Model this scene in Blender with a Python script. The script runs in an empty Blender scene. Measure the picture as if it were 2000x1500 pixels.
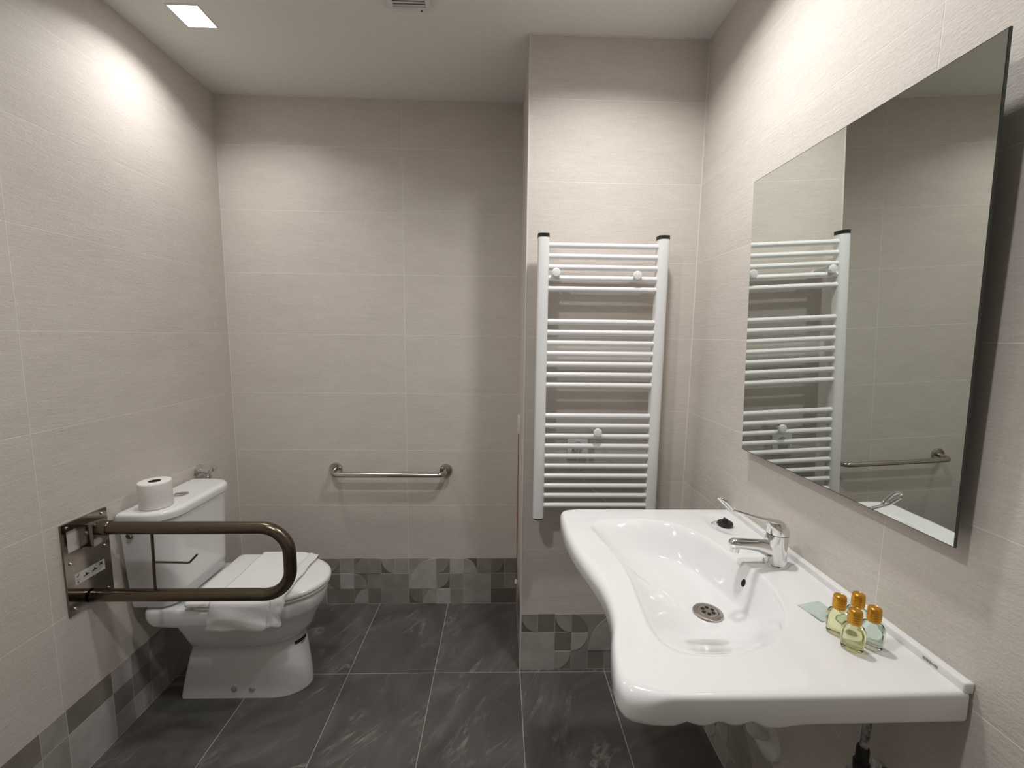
import bpy, bmesh, math, random
from mathutils import Vector, Matrix
random.seed(7)
S = bpy.context.scene
C = S.collection
PI = math.pi

# ------------------------------------------------------------------ room measures (metres)
XL, XR, YB, YP, XP, ZC, ZP = -1.3722, 0.7809, 2.1710, 1.7054, 0.0981, 2.5885, 0.2622
YF = -1.25
ROW = 0.30

# ------------------------------------------------------------------ camera
def cam_basis(p, y, r):
    cp, sp, cy, sy = math.cos(p), math.sin(p), math.cos(y), math.sin(y)
    fw = Vector((sy * cp, cy * cp, -sp)); rt = Vector((cy, -sy, 0)); up = rt.cross(fw)
    cr, sr = math.cos(r), math.sin(r)
    return rt * cr + up * sr, -rt * sr + up * cr, fw
rt, up, fw = cam_basis(math.radians(6.4397), math.radians(1.5857), math.radians(0.7174))
cd = bpy.data.cameras.new('camera'); cam = bpy.data.objects.new('camera', cd); C.objects.link(cam)
cd.sensor_fit = 'HORIZONTAL'; cd.sensor_width = 36.0; cd.lens = 821.165 * 36.0 / 2000.0
cd.clip_start = 0.02
m = Matrix((rt, up, -fw)).transposed().to_4x4(); m.translation = (0, 0, 1.4624)
cam.matrix_world = m
S.camera = cam

# ------------------------------------------------------------------ world, exposure
w = bpy.data.worlds.new('world'); S.world = w; w.use_nodes = True
w.node_tree.nodes['Background'].inputs[0].default_value = (0.5, 0.5, 0.5, 1)
w.node_tree.nodes['Background'].inputs[1].default_value = 0.02
S.view_settings.view_transform = 'Standard'; S.view_settings.look = 'None'
S.view_settings.gamma = 1.0; S.view_settings.use_curve_mapping = False
S.view_settings.exposure = 0.22
LAMP_W = 11.0
LAMP_COL = (1.0, 0.987, 0.975)
LAMPS = [(-1.115, 1.675), (0.37, 1.17), (-0.50, 0.50)]
LAMP_POWER = [0.28, 0.63, 0.86]
LAMP_SPREAD = [math.radians(136), math.radians(142), math.radians(176)]
LAMP_HALF = 0.053

# ------------------------------------------------------------------ material helpers
MATS = {}
def mat(name, col=(0.8, 0.8, 0.8), rough=0.5, metal=0.0, trans=0.0, ior=1.45, coat=0.0, emit=None, estr=0.0, spec=None, alpha=1.0):
    if name in MATS: return MATS[name]
    M = bpy.data.materials.new(name); M.use_nodes = True; MATS[name] = M
    b = M.node_tree.nodes['Principled BSDF']
    b.inputs['Base Color'].default_value = (*col, 1); b.inputs['Roughness'].default_value = rough
    b.inputs['Metallic'].default_value = metal; b.inputs['Transmission Weight'].default_value = trans
    b.inputs['IOR'].default_value = ior; b.inputs['Coat Weight'].default_value = coat
    b.inputs['Coat Roughness'].default_value = 0.03; b.inputs['Alpha'].default_value = alpha
    if spec is not None: b.inputs['Specular IOR Level'].default_value = spec
    if emit: b.inputs['Emission Color'].default_value = (*emit, 1); b.inputs['Emission Strength'].default_value = estr
    return M
def nd(M, t, **kw):
    n = M.node_tree.nodes.new(t)
    for k, v in kw.items(): setattr(n, k, v)
    return n
def lk(M, a, b): M.node_tree.links.new(a, b)
def coords(M, scale, rnd=True):
    """object coordinates shifted by a random amount per object, scaled per axis"""
    tc = nd(M, 'ShaderNodeTexCoord'); mp = nd(M, 'ShaderNodeMapping'); mp.inputs['Scale'].default_value = scale
    if rnd:
        oi = nd(M, 'ShaderNodeObjectInfo'); ml = nd(M, 'ShaderNodeVectorMath', operation='SCALE')
        ml.inputs[0].default_value = (7.3, 11.1, 5.7); lk(M, oi.outputs['Random'], ml.inputs['Scale'])
        ad = nd(M, 'ShaderNodeVectorMath', operation='ADD'); lk(M, tc.outputs['Object'], ad.inputs[0]); lk(M, ml.outputs[0], ad.inputs[1])
        lk(M, ad.outputs[0], mp.inputs['Vector'])
    else: lk(M, tc.outputs['Object'], mp.inputs['Vector'])
    return mp
def coords_rot(M, ang, scale):
    """turn first, then stretch, so that the stretch runs along the turned direction"""
    a = coords(M, (1, 1, 1)); a.inputs['Rotation'].default_value = (0, 0, ang)
    b = nd(M, 'ShaderNodeMapping'); b.inputs['Scale'].default_value = scale; lk(M, a.outputs[0], b.inputs['Vector']); return b
def noise(M, mp, scale, detail=4, rough=0.55, dist=0.0):
    n = nd(M, 'ShaderNodeTexNoise'); n.inputs['Scale'].default_value = scale; n.inputs['Detail'].default_value = detail
    n.inputs['Roughness'].default_value = rough; n.inputs['Distortion'].default_value = dist
    lk(M, mp.outputs[0], n.inputs['Vector']); return n
def ramp(M, src, stops):
    r = nd(M, 'ShaderNodeValToRGB'); e = r.color_ramp.elements
    while len(e) < len(stops): e.new(0.5)
    for i, (p, c) in enumerate(stops): e[i].position = p; e[i].color = (*c, 1)
    lk(M, src, r.inputs[0]); return r
def bump(M, src, strength, dist=0.002):
    b = nd(M, 'ShaderNodeBump'); b.inputs['Strength'].default_value = strength; b.inputs['Distance'].default_value = dist
    lk(M, src, b.inputs['Height']); lk(M, b.outputs[0], M.node_tree.nodes['Principled BSDF'].inputs['Normal']); return b
def bsdf(M): return M.node_tree.nodes['Principled BSDF']

def wall_tile_mat():
    M = mat('wall_tile', rough=0.55, spec=0.3)
    mp = coords(M, (7.0, 75.0, 20.0)); n1 = noise(M, mp, 1.6, 6, 0.62, 0.8)
    mp2 = coords(M, (3.0, 7.0, 3.0)); n2 = noise(M, mp2, 1.2, 4, 0.6)
    mp3 = coords(M, (95, 170, 60)); n3 = noise(M, mp3, 1.4, 5, 0.7)
    hf = nd(M, 'ShaderNodeMath', operation='MULTIPLY'); hf.inputs[1].default_value = 0.55; lk(M, n1.outputs[0], hf.inputs[0])
    mx = nd(M, 'ShaderNodeMix', data_type='FLOAT'); mx.inputs[0].default_value = 0.45
    lk(M, n1.outputs[0], mx.inputs[2]); lk(M, n2.outputs[0], mx.inputs[3])
    mx2 = nd(M, 'ShaderNodeMix', data_type='FLOAT'); mx2.inputs[0].default_value = 0.42; lk(M, mx.outputs[0], mx2.inputs[2]); lk(M, n3.outputs[0], mx2.inputs[3])
    r = ramp(M, mx2.outputs[0], [(0.32, (0.58, 0.529, 0.477)), (0.66, (0.73, 0.678, 0.622))])
    lk(M, r.outputs[0], bsdf(M).inputs['Base Color'])
    ad = nd(M, 'ShaderNodeMath', operation='ADD'); lk(M, hf.outputs[0], ad.inputs[0]); lk(M, n3.outputs[0], ad.inputs[1])
    bump(M, ad.outputs[0], 0.55, 0.0019)
    return M
def slate_mat():
    M = mat('slate_floor', rough=0.34)
    mp = coords_rot(M, -0.95, (2.0, 3.2, 2.0))
    n1 = noise(M, mp, 1.1, 8, 0.62, 1.4)
    mpb = coords(M, (5, 5, 5)); n2 = noise(M, mpb, 1.0, 6, 0.65, 0.4)
    vein = nd(M, 'ShaderNodeTexNoise'); vein.inputs['Scale'].default_value = 1.35; vein.inputs['Detail'].default_value = 5
    vein.inputs['Roughness'].default_value = 0.6; vein.inputs['Distortion'].default_value = 0.8
    mpv = coords_rot(M, -1.0, (0.9, 3.0, 2.0)); lk(M, mpv.outputs[0], vein.inputs['Vector'])
    a = nd(M, 'ShaderNodeMath', operation='SUBTRACT'); lk(M, vein.outputs[0], a.inputs[0]); a.inputs[1].default_value = 0.5
    b = nd(M, 'ShaderNodeMath', operation='ABSOLUTE'); lk(M, a.outputs[0], b.inputs[0])
    rv = ramp(M, b.outputs[0], [(0.0, (1, 1, 1)), (0.005, (0.5, 0.5, 0.5)), (0.02, (0, 0, 0))])
    gate = nd(M, 'ShaderNodeMath', operation='MULTIPLY'); lk(M, rv.outputs[0], gate.inputs[0])
    rg = ramp(M, n2.outputs[0], [(0.47, (0, 0, 0)), (0.66, (1, 1, 1))]); lk(M, rg.outputs[0], gate.inputs[1])
    base = ramp(M, n1.outputs[0], [(0.28, (0.066, 0.064, 0.058)), (0.55, (0.112, 0.109, 0.10)), (0.75, (0.18, 0.176, 0.162))])
    mx = nd(M, 'ShaderNodeMix', data_type='RGBA'); lk(M, gate.outputs[0], mx.inputs[0]); lk(M, base.outputs[0], mx.inputs[6])
    mx.inputs[7].default_value = (0.29, 0.28, 0.255, 1)
    lk(M, mx.outputs[2], bsdf(M).inputs['Base Color'])
    ad = nd(M, 'ShaderNodeMath', operation='ADD'); lk(M, n1.outputs[0], ad.inputs[0]); lk(M, n2.outputs[0], ad.inputs[1])
    bump(M, ad.outputs[0], 0.5, 0.006)
    return M
def noisy(name, c0, c1, rough, sc, bs=0.0, bd=0.001, metal=0.0, stretch=(1, 1, 1), detail=4):
    M = mat(name, rough=rough, metal=metal)
    mp = coords(M, stretch); n = noise(M, mp, sc, detail)
    r = ramp(M, n.outputs[0], [(0.3, c0), (0.7, c1)]); lk(M, r.outputs[0], bsdf(M).inputs['Base Color'])
    if bs: bump(M, n.outputs[0], bs, bd)
    return M
WT = wall_tile_mat(); SL = slate_mat()
GROUT = noisy('wall_grout', (0.74, 0.71, 0.67), (0.83, 0.80, 0.76), 0.85, 40)
FGROUT = noisy('floor_grout', (0.36, 0.35, 0.33), (0.48, 0.47, 0.44), 0.85, 40)
PAINT = noisy('ceiling_paint', (0.84, 0.825, 0.80), (0.87, 0.855, 0.83), 0.9, 60, 0.15, 0.0006)
CER = noisy('white_ceramic', (0.82, 0.82, 0.815), (0.84, 0.84, 0.835), 0.09, 3); bsdf(CER).inputs['Coat Weight'].default_value = 0.5
SEATP = mat('seat_plastic', (0.80, 0.795, 0.77), 0.16)
WPAINT = mat('radiator_enamel', (0.82, 0.82, 0.815), 0.28, coat=0.2)
WPLAST = mat('white_plastic', (0.78, 0.775, 0.76), 0.35)
TRIMW = mat('trim_white', (0.72, 0.68, 0.63), 0.4)
CHROME = mat('chrome', (0.80, 0.80, 0.80), 0.06, 1.0)
STEEL = noisy('satin_steel', (0.47, 0.44, 0.40), (0.55, 0.52, 0.48), 0.2, 200, metal=1.0)
BRONZE = noisy('bronze_tube', (0.145, 0.118, 0.088), (0.175, 0.142, 0.108), 0.26, 120, metal=1.0)
PLATE = noisy('polished_plate', (0.22, 0.19, 0.165), (0.27, 0.235, 0.20), 0.12, 30, metal=1.0)
BLACK = mat('black_plastic', (0.012, 0.012, 0.012), 0.35)
RUBBER = mat('black_rubber', (0.012, 0.012, 0.013), 0.45)
DARK = mat('dark_hole', (0.008, 0.008, 0.008), 0.8)
MIRROR = mat('mirror_silver', (0.70, 0.735, 0.70), 0.0, 1.0)
MEDGE = mat('mirror_edge', (0.06, 0.065, 0.06), 0.2)
CLOTH = noisy('towel_cloth', (0.78, 0.765, 0.755), (0.84, 0.825, 0.815), 0.95, 260, 0.5, 0.0012)
HEM = noisy('towel_hem', (0.74, 0.72, 0.71), (0.80, 0.785, 0.775), 0.95, 120, 0.4, 0.001)
PAPER = noisy('tissue_paper', (0.80, 0.77, 0.735), (0.85, 0.825, 0.795), 0.95, 90, 0.3, 0.001)
CARD = mat('roll_core', (0.06, 0.05, 0.042), 0.9)
STICK = mat('sticker_white', (0.62, 0.60, 0.58), 0.5)
INK = mat('ink_black', (0.012, 0.011, 0.01), 0.6)
GREYINK = mat('ink_grey', (0.30, 0.28, 0.27), 0.6)
REDCORD = mat('red_cord', (0.30, 0.03, 0.025), 0.6)
GOLD = noisy('gold_cap', (0.62, 0.30, 0.035), (0.70, 0.36, 0.05), 0.26, 90, metal=0.75)
YLIQ = mat('yellow_gel', (0.90, 0.90, 0.56), 0.03, trans=1.0, ior=1.36)
GLIQ = mat('green_gel', (0.80, 0.93, 0.83), 0.03, trans=1.0, ior=1.36)
SACH = mat('sachet_film', (0.80, 0.88, 0.84), 0.2, trans=0.45, ior=1.2)
GREYP = mat('grey_plastic', (0.35, 0.34, 0.33), 0.45)
HOSE = noisy('braided_hose', (0.02, 0.02, 0.02), (0.55, 0.55, 0.55), 0.35, 1.0, stretch=(160, 160, 90))
LAMPM = mat('lamp_diffuser', (0.9, 0.9, 0.9), 0.5, emit=LAMP_COL, estr=9.0)
DTONE = [noisy('decor_tone_%s' % k, tuple(x * 0.86 for x in c), tuple(x * 1.14 for x in c), 0.5, 14, 0.25, 0.001) for k, c in
         (('umber', (0.165, 0.14, 0.12)), ('taupe', (0.24, 0.21, 0.188)), ('stone', (0.315, 0.285, 0.262)),
          ('ash', (0.395, 0.365, 0.34)), ('pale', (0.49, 0.46, 0.435)))]

# ------------------------------------------------------------------ geometry helpers
def link(o, parent=None):
    C.objects.link(o)
    if parent is not None:
        o.parent = parent
    return o
def from_bm(name, bm, material, parent=None, smooth=False, angle=None):
    """verts given in world coordinates; placed correctly under an Empty parent"""
    bmesh.ops.recalc_face_normals(bm, faces=bm.faces)
    me = bpy.data.meshes.new(name); bm.to_mesh(me); bm.free()
    for mm in (material if isinstance(material, (list, tuple)) else [material]): me.materials.append(mm)
    if smooth:
        for p in me.polygons: p.use_smooth = True
        if angle is not None: me.set_sharp_from_angle(angle=math.radians(angle))
    o = bpy.data.objects.new(name, me)
    link(o, parent)
    if parent is not None:
        o.location = -world_loc(parent)
    return o
def world_loc(o):
    v = Vector((0, 0, 0))
    while o is not None: v += o.location; o = o.parent
    return v
def thing(name, loc, label, cat, group=None):
    o = bpy.data.objects.new(name, None); o.location = loc; o.empty_display_size = 0.05; C.objects.link(o)
    return tag(o, label, cat, group)
def tag(o, label, cat, group=None, kind=None):
    o['label'] = label; o['category'] = cat
    if group: o['group'] = group
    if kind: o['kind'] = kind
    return o
def struct(o, label=None, cat=None):
    o['kind'] = 'structure'
    if label: o['label'] = label
    if cat: o['category'] = cat
    return o
def b_box(bm, lo, hi, bev=0.0, seg=2):
    g = bmesh.ops.create_cube(bm, size=1.0)
    vs = g['verts']
    for v in vs:
        v.co = Vector([lo[i] + (v.co[i] + 0.5) * (hi[i] - lo[i]) for i in range(3)])
    if bev > 0:
        es = list({e for v in vs for e in v.link_edges})
        bmesh.ops.bevel(bm, geom=es, offset=bev, segments=seg, affect='EDGES', profile=0.6)
def box(name, lo, hi, material, parent=None, bev=0.0, seg=2, smooth=False):
    bm = bmesh.new(); b_box(bm, lo, hi, bev, seg)
    return from_bm(name, bm, material, parent, smooth or bev > 0, 40)
def frame_at(t, ref=None):
    t = t.normalized()
    a = ref if ref is not None else (Vector((0, 0, 1)) if abs(t.z) < 0.95 else Vector((1, 0, 0)))
    u = (a - t * a.dot(t)).normalized(); v = t.cross(u)
    return u, v
def b_tube(bm, pts, rad, n=16, cap=True, closed=False):
    """tube through points; rad scalar, list of scalars, or list of (ru, rv)"""
    pts = [Vector(p) for p in pts]; N = len(pts)
    R = [rad] * N if not isinstance(rad, (list, tuple)) else list(rad)
    rings = []; u = None
    for i, p in enumerate(pts):
        if closed: t = pts[(i + 1) % N] - pts[i - 1]
        else: t = pts[min(i + 1, N - 1)] - pts[max(i - 1, 0)]
        t.normalize()
        if u is None: u, v = frame_at(t)
        else:
            u = (u - t * u.dot(t)).normalized(); v = t.cross(u)
        ru, rv = R[i] if isinstance(R[i], (list, tuple)) else (R[i], R[i])
        rings.append([bm.verts.new(p + u * (ru * math.cos(2 * PI * k / n)) + v * (rv * math.sin(2 * PI * k / n))) for k in range(n)])
    M = N if closed else N - 1
    for i in range(M):
        a, b = rings[i], rings[(i + 1) % N]
        for k in range(n): bm.faces.new((a[k], a[(k + 1) % n], b[(k + 1) % n], b[k]))
    if cap and not closed:
        bm.faces.new(rings[0][::-1]); bm.faces.new(rings[-1])
def tube(name, pts, rad, material, parent=None, n=16, closed=False):
    bm = bmesh.new(); b_tube(bm, pts, rad, n, True, closed)
    return from_bm(name, bm, material, parent, True, 50)
def fillet(pts, r, seg=8):
    """round the inner corners of a polyline"""
    P = [Vector(p) for p in pts]; out = [P[0]]
    for i in range(1, len(P) - 1):
        a = (P[i - 1] - P[i]); b = (P[i + 1] - P[i]); rr = r[i - 1] if isinstance(r, (list, tuple)) else r
        ang = a.angle(b); d = min(rr / math.tan(ang / 2), a.length * 0.49 if i > 1 else a.length * 0.98, b.length * 0.98)
        s, e = P[i] + a.normalized() * d, P[i] + b.normalized() * d
        re = d * math.tan(ang / 2); c = P[i] + (a.normalized() + b.normalized()).normalized() * (re / math.sin(ang / 2))
        v0, v1 = s - c, e - c; th = v0.angle(v1)
        for k in range(seg + 1):
            f = k / seg
            out.append(c + (v0 * math.sin((1 - f) * th) + v1 * math.sin(f * th)) / math.sin(th))
    out.append(P[-1]); return out
def b_lathe(bm, prof, origin, axis=(0, 0, 1), n=32, sx=1.0, sy=1.0, cap=True):
    """prof: list of (radius, height along axis)"""
    ax = Vector(axis).normalized(); u, v = frame_at(ax); o = Vector(origin); rings = []
    for r, h in prof:
        rings.append([bm.verts.new(o + ax * h + u * (r * sx * math.cos(2 * PI * k / n)) + v * (r * sy * math.sin(2 * PI * k / n))) for k in range(n)])
    for a, b in zip(rings, rings[1:]):
        for k in range(n): bm.faces.new((a[k], a[(k + 1) % n], b[(k + 1) % n], b[k]))
    if cap: bm.faces.new(rings[0][::-1]); bm.faces.new(rings[-1])
def lathe(name, prof, origin, material, parent=None, axis=(0, 0, 1), n=32, sx=1.0, sy=1.0, angle=35):
    bm = bmesh.new(); b_lathe(bm, prof, origin, axis, n, sx, sy)
    return from_bm(name, bm, material, parent, True, angle)
def b_loft(bm, rings, cap0=True, cap1=True):
    R = [[bm.verts.new(p) for p in r] for r in rings]; n = len(R[0])
    for a, b in zip(R, R[1:]):
        for k in range(n): bm.faces.new((a[k], a[(k + 1) % n], b[(k + 1) % n], b[k]))
    if cap0: bm.faces.new(R[0][::-1])
    if cap1: bm.faces.new(R[-1])
def smoothstep(a, b, x):
    t = max(0.0, min(1.0, (x - a) / (b - a))); return t * t * (3 - 2 * t)

# ------------------------------------------------------------------ wall and floor pieces
MESHC = {}
def piece_mesh(kind, w_, h_, t, material, bev):
    """a piece lying in local x (width) and y (height), from z=-t up to its face at z=0; shared between alike pieces"""
    key = (kind, round(w_, 4), round(h_, 4), round(t, 4), material.name)
    if key in MESHC: return MESHC[key]
    bm = bmesh.new()
    if kind == 'rect':
        lo = [bm.verts.new(p) for p in ((0, 0, -t), (w_, 0, -t), (w_, h_, -t), (0, h_, -t))]
        mid = [bm.verts.new(p) for p in ((0, 0, -bev), (w_, 0, -bev), (w_, h_, -bev), (0, h_, -bev))]
        b2 = bev
        top = [bm.verts.new(p) for p in ((b2, b2, 0), (w_ - b2, b2, 0), (w_ - b2, h_ - b2, 0), (b2, h_ - b2, 0))]
        for a, b in ((lo, mid), (mid, top)):
            for k in range(4): bm.faces.new((a[k], a[(k + 1) % 4], b[(k + 1) % 4], b[k]))
        bm.faces.new(top); bm.faces.new(lo[::-1])
    else:   # quarter disc, corner at local origin
        n = 12; out = [(0, 0)] + [(w_ * math.cos(k / n * PI / 2), h_ * math.sin(k / n * PI / 2)) for k in range(n + 1)]
        lo = [bm.verts.new((x, y, -t)) for x, y in out]; mid = [bm.verts.new((x, y, -bev)) for x, y in out]
        top = [bm.verts.new((bev + x * (1 - 2 * bev / w_), bev + y * (1 - 2 * bev / h_), 0)) for x, y in out]
        N = len(out)
        for a, b in ((lo, mid), (mid, top)):
            for k in range(N): bm.faces.new((a[k], a[(k + 1) % N], b[(k + 1) % N], b[k]))
        bm.faces.new(top)
    bmesh.ops.recalc_face_normals(bm, faces=bm.faces)
    me = bpy.data.meshes.new('tile'); bm.to_mesh(me); bm.free(); me.materials.append(material)
    MESHC[key] = me; return me
class Plane:
    """a wall or floor plane: origin, horizontal direction u, vertical direction v; normal u x v faces the room"""
    def __init__(s, o, u, v):
        s.o, s.u, s.v = Vector(o), Vector(u), Vector(v); s.n = s.u.cross(s.v)
    def put(s, name, parent, a, b, w_, h_, t, material, kind='rect', bev=0.0008, gap=0.0012, lift=0.0, rot=0):
        pw, ph = w_ - 2 * gap, h_ - 2 * gap
        me = piece_mesh(kind, *((ph, pw) if rot in (1, 3) else (pw, ph)), t, material, bev)
        o = bpy.data.objects.new(name, me)
        u, v = s.u, s.v; org = s.o + u * (a + gap) + v * (b + gap)
        if rot:      # quarter discs: corner 1 = right bottom, 2 = right top, 3 = left top
            ww, hh = w_ - 2 * gap, h_ - 2 * gap
            if rot == 1: org = org + u * ww; u, v = v, -u
            elif rot == 2: org = org + u * ww + v * hh; u, v = -u, -v
            else: org = org + v * hh; u, v = -v, u
        mm = Matrix((u, v, s.n)).transposed().to_4x4(); mm.translation = org + s.n * lift
        o.matrix_world = mm
        C.objects.link(o); o.parent = parent
        return o
TT = 0.0065
def wall_backing(name, lo, hi, label):
    return struct(box(name, lo, hi, GROUT), label, 'wall')
wl = wall_backing('wall_left', (XL - 0.12, YF - 0.1, -0.05), (XL - 0.0003, YB + 0.1, ZC + 0.02), 'beige tiled wall behind the toilet on the left')
wb = wall_backing('wall_back', (XL - 0.0003, YB + 0.0003, -0.05), (XR + 0.1, YB + 0.12, ZC + 0.02), 'beige tiled back wall carrying the horizontal steel rail')
wr = wall_backing('wall_right', (XR + 0.0003, YF - 0.1, -0.05), (XR + 0.12, YB + 0.0003, ZC + 0.02), 'beige tiled wall behind the washbasin and mirror')
wp = wall_backing('wall_pier', (XP + 0.0003, YP + 0.0003, -0.05), (XR + 0.0003, YB + 0.0003, ZC + 0.02), 'projecting tiled pier carrying the white towel radiator')
wf = struct(box('wall_front', (XL - 0.0003, YF - 0.1, -0.05), (XR + 0.0003, YF, ZC + 0.02), PAINT), 'plain pale wall behind the viewer', 'wall')
PL = Plane((XL, 0, 0), (0, -1, 0), (0, 0, 1)); PL.o = Vector((XL, YB, 0))     # u runs towards the camera
PL = Plane((XL, YB, 0), (0, 1, 0), (0, 0, 1)); PL.n = Vector((1, 0, 0))        # u = +y, v = +z -> n = +x
PB = Plane((0, YB, 0), (1, 0, 0), (0, 0, 1))                                   # n = -y
PP = Plane((0, YP, 0), (1, 0, 0), (0, 0, 1))
PR = Plane((XR, 0, 0), (0, -1, 0), (0, 0, 1))                                  # u = -y, n = -x
PS = Plane((XP, 0, 0), (0, -1, 0), (0, 0, 1))
PL = Plane((XL, 0, 0), (0, 1, 0), (0, 0, 1))
rows = [(ZP, ZP + ROW)] + [(ZP + ROW * k, min(ZP + ROW * (k + 1), ZC)) for k in range(1, 8)]
def tile_wall(P, parent, us):
    for a, b in zip(us, us[1:]):
        for z0, z1 in rows:
            P.put('tile', parent, a, z0, b - a, z1 - z0, TT, WT, bev=0.0003, gap=0.0010)
tile_wall(PL, wl, [YF, 1.243 - 1.86, 1.243 - 0.93, 1.243, YB])
tile_wall(PB, wb, [XL, -0.4885, XP])
tile_wall(PP, wp, [XP, XR])
tile_wall(PS, wp, [-YB, -YP])
tile_wall(PR, wr, [-YP, -0.795, 0.11, -YF])
# decor skirting: irregular squares with quarter discs
CW, CH = 0.0742, ZP / 3
def decor(P, parent, u0, col, row, nc, nr, tone, disc=None, dtone=None, umin=-9, umax=9):
    """row counted from the top"""
    a, b = u0 + col * CW, u0 + (col + nc) * CW
    a, b = max(a, umin), min(b, umax)
    if b - a < 0.012: return
    z0 = (3 - row - nr) * CH; h_ = nr * CH
    lift = 0.0002 + 0.0004 * (tone % 3)
    P.put('decor_tile', parent, a, z0, b - a, h_, TT, DTONE[tone], gap=0.0004, lift=lift)
    if disc is not None and b - a > 0.04:
        P.put('quarter_disc', parent, a, z0, b - a, h_, 0.004, DTONE[dtone], 'quarter', gap=0.001, lift=lift + 0.0016, rot=disc)
# disc corner: 0 left bottom, 1 right bottom, 2 right top, 3 left top
back = [(-5, 0, 1, 1, 1, 3, 2), (-4, 0, 1, 1, 3, None, None), (-3, 0, 1, 1, 1, 1, 2), (-2, 0, 1, 1, 2, 1, 2), (-1, 0, 1, 1, 0, 2, 3), (0, 0, 1, 1, 3, None, None),
        (-5, 1, 1, 1, 2, 2, 1), (-4, 1, 1, 1, 4, None, None), (-3, 1, 1, 1, 1, 0, 2), (-2, 1, 3, 1, 2, None, None),
        (-5, 2, 2, 1, 1, None, None), (-3, 2, 1, 1, 1, 1, 3), (-2, 2, 1, 1, 1, None, None), (-1, 2, 1, 1, 2, None, None), (0, 2, 1, 1, 2, None, None),
        (1, 0, 2, 2, 3, 1, 4), (1, 2, 1, 1, 0, 2, 1), (2, 2, 1, 1, 2, 1, 3),
        (3, 0, 1, 1, 1, 3, 2), (3, 1, 1, 1, 0, 3, 2), (3, 2, 1, 1, 4, None, None),
        (4, 0, 1, 1, 4, None, None), (4, 1, 1, 1, 2, None, None), (4, 2, 1, 1, 2, None, None),
        (5, 0, 1, 1, 0, 0, 3), (6, 0, 1, 1, 2, None, None), (5, 1, 2, 2, 3, None, None),
        (7, 0, 1, 1, 0, 3, 1), (7, 1, 1, 1, 1, None, None), (7, 2, 2, 1, 0, None, None), (8, 0, 1, 1, 1, None, None), (8, 1, 1, 1, 2, None, None)]
for col, row, nc, nr, tn, ds, dt in back: decor(PB, wb, -0.562, col, row, nc, nr, tn, ds, dt, XL, XP)
def decor_random(P, parent, u0, ncols, umin, umax, skip=(), light=False):
    grid = set(skip)
    for col in range(ncols):
        for row in range(3):
            if (col, row) in grid: continue
            big = row < 2 and random.random() < 0.22 and all((col + i, row + j) not in grid for i in (0, 1) for j in (0, 1)) and col + 1 < ncols
            nc = nr = 2 if big else 1
            for i in range(nc):
                for j in range(nr): grid.add((col + i, row + j))
            tn = random.choice([3, 4, 3, 2, 1] if light else [0, 1, 2, 3, 4, 1, 2, 3]); ds = random.choice([None, None, 0, 1, 2, 3]); dt = min(4, max(0, tn + random.choice([-1, 1, 1])))
            decor(P, parent, u0, col, row, nc, nr, tn, ds, dt if ds is not None else None, umin, umax)
decor_random(PB, wb, -0.562 - 11 * CW, 6, XL, XP)
pier = [(0, 0, 1, 1, 0, 2, 2), (1, 0, 1, 1, 1, None, None), (2, 0, 1, 1, 0, 2, 3), (3, 0, 1, 1, 2, 0, 1), (4, 0, 2, 2, 2, 1, 3),
        (0, 1, 2, 2, 4, None, None), (2, 1, 1, 1, 1, None, None), (3, 1, 1, 1, 2, 3, 4), (2, 2, 1, 1, 1, 3, 3), (3, 2, 1, 1, 2, None, None),
        (4, 2, 1, 1, 1, None, None), (5, 2, 1, 1, 2, None, None)]
for col, row, nc, nr, tn, ds, dt in pier: decor(PP, wp, XP + 0.002, col, row, nc, nr, tn, ds, dt, XP, XR)
decor_random(PP, wp, XP + 0.002 + 6 * CW, 4, XP, XR)
decor_random(PS, wp, -YB, 7, -YB, -YP)
PLU = 1.249 - 3 * 0.078
CWs = CW; CW = 0.078
for col, row, nc, nr, tn, ds, dt in [(0, 0, 2, 1, 1, None, None), (2, 0, 1, 1, 3, None, None), (0, 1, 2, 2, 3, None, None), (2, 1, 1, 2, 3, None, None),
                                     (3, 0, 2, 1, 1, None, None), (3, 1, 2, 2, 4, None, None), (5, 0, 1, 1, 4, None, None), (5, 1, 1, 1, 1, None, None), (5, 2, 1, 1, 2, None, None),
                                     (6, 0, 1, 1, 2, None, None), (6, 1, 1, 1, 1, None, None), (6, 2, 1, 1, 3, None, None), (7, 0, 1, 1, 2, 1, 3), (7, 1, 1, 1, 2, None, None), (7, 2, 1, 1, 3, None, None)]:
    decor(PL, wl, PLU, col, row, nc, nr, tn, ds, dt, YF, YB)
decor_random(PL, wl, PLU + 8 * CW, 8, YF, YB)
decor_random(PL, wl, PLU - 12 * CW, 12, YF, YB, light=True)
CW = CWs
decor_random(PR, wr, -YP, 24, -YP, 9)

# floor
fl = struct(box('floor', (XL - 0.0003, YF, -0.12), (XR + 0.0003, YB + 0.0003, -0.0012), FGROUT), 'dark slate tiled floor with pale joints', 'floor')
PF = Plane((0, 0, 0), (1, 0, 0), (0, 1, 0))
fx = [XL, -1.020, -0.6475, -0.2765, 0.097, 0.470, XR]; fy = [YF, -0.53, 0.21, 0.95, 1.690, YB]
for xa, xb in zip(fx, fx[1:]):
    for ya, yb in zip(fy, fy[1:]):
        if ya > 1.6 and xa > 0.09: yb = YP
        PF.put('floor_tile', fl, xa, ya, xb - xa, yb - ya, 0.01, SL, gap=0.0014, bev=0.0008)

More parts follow.
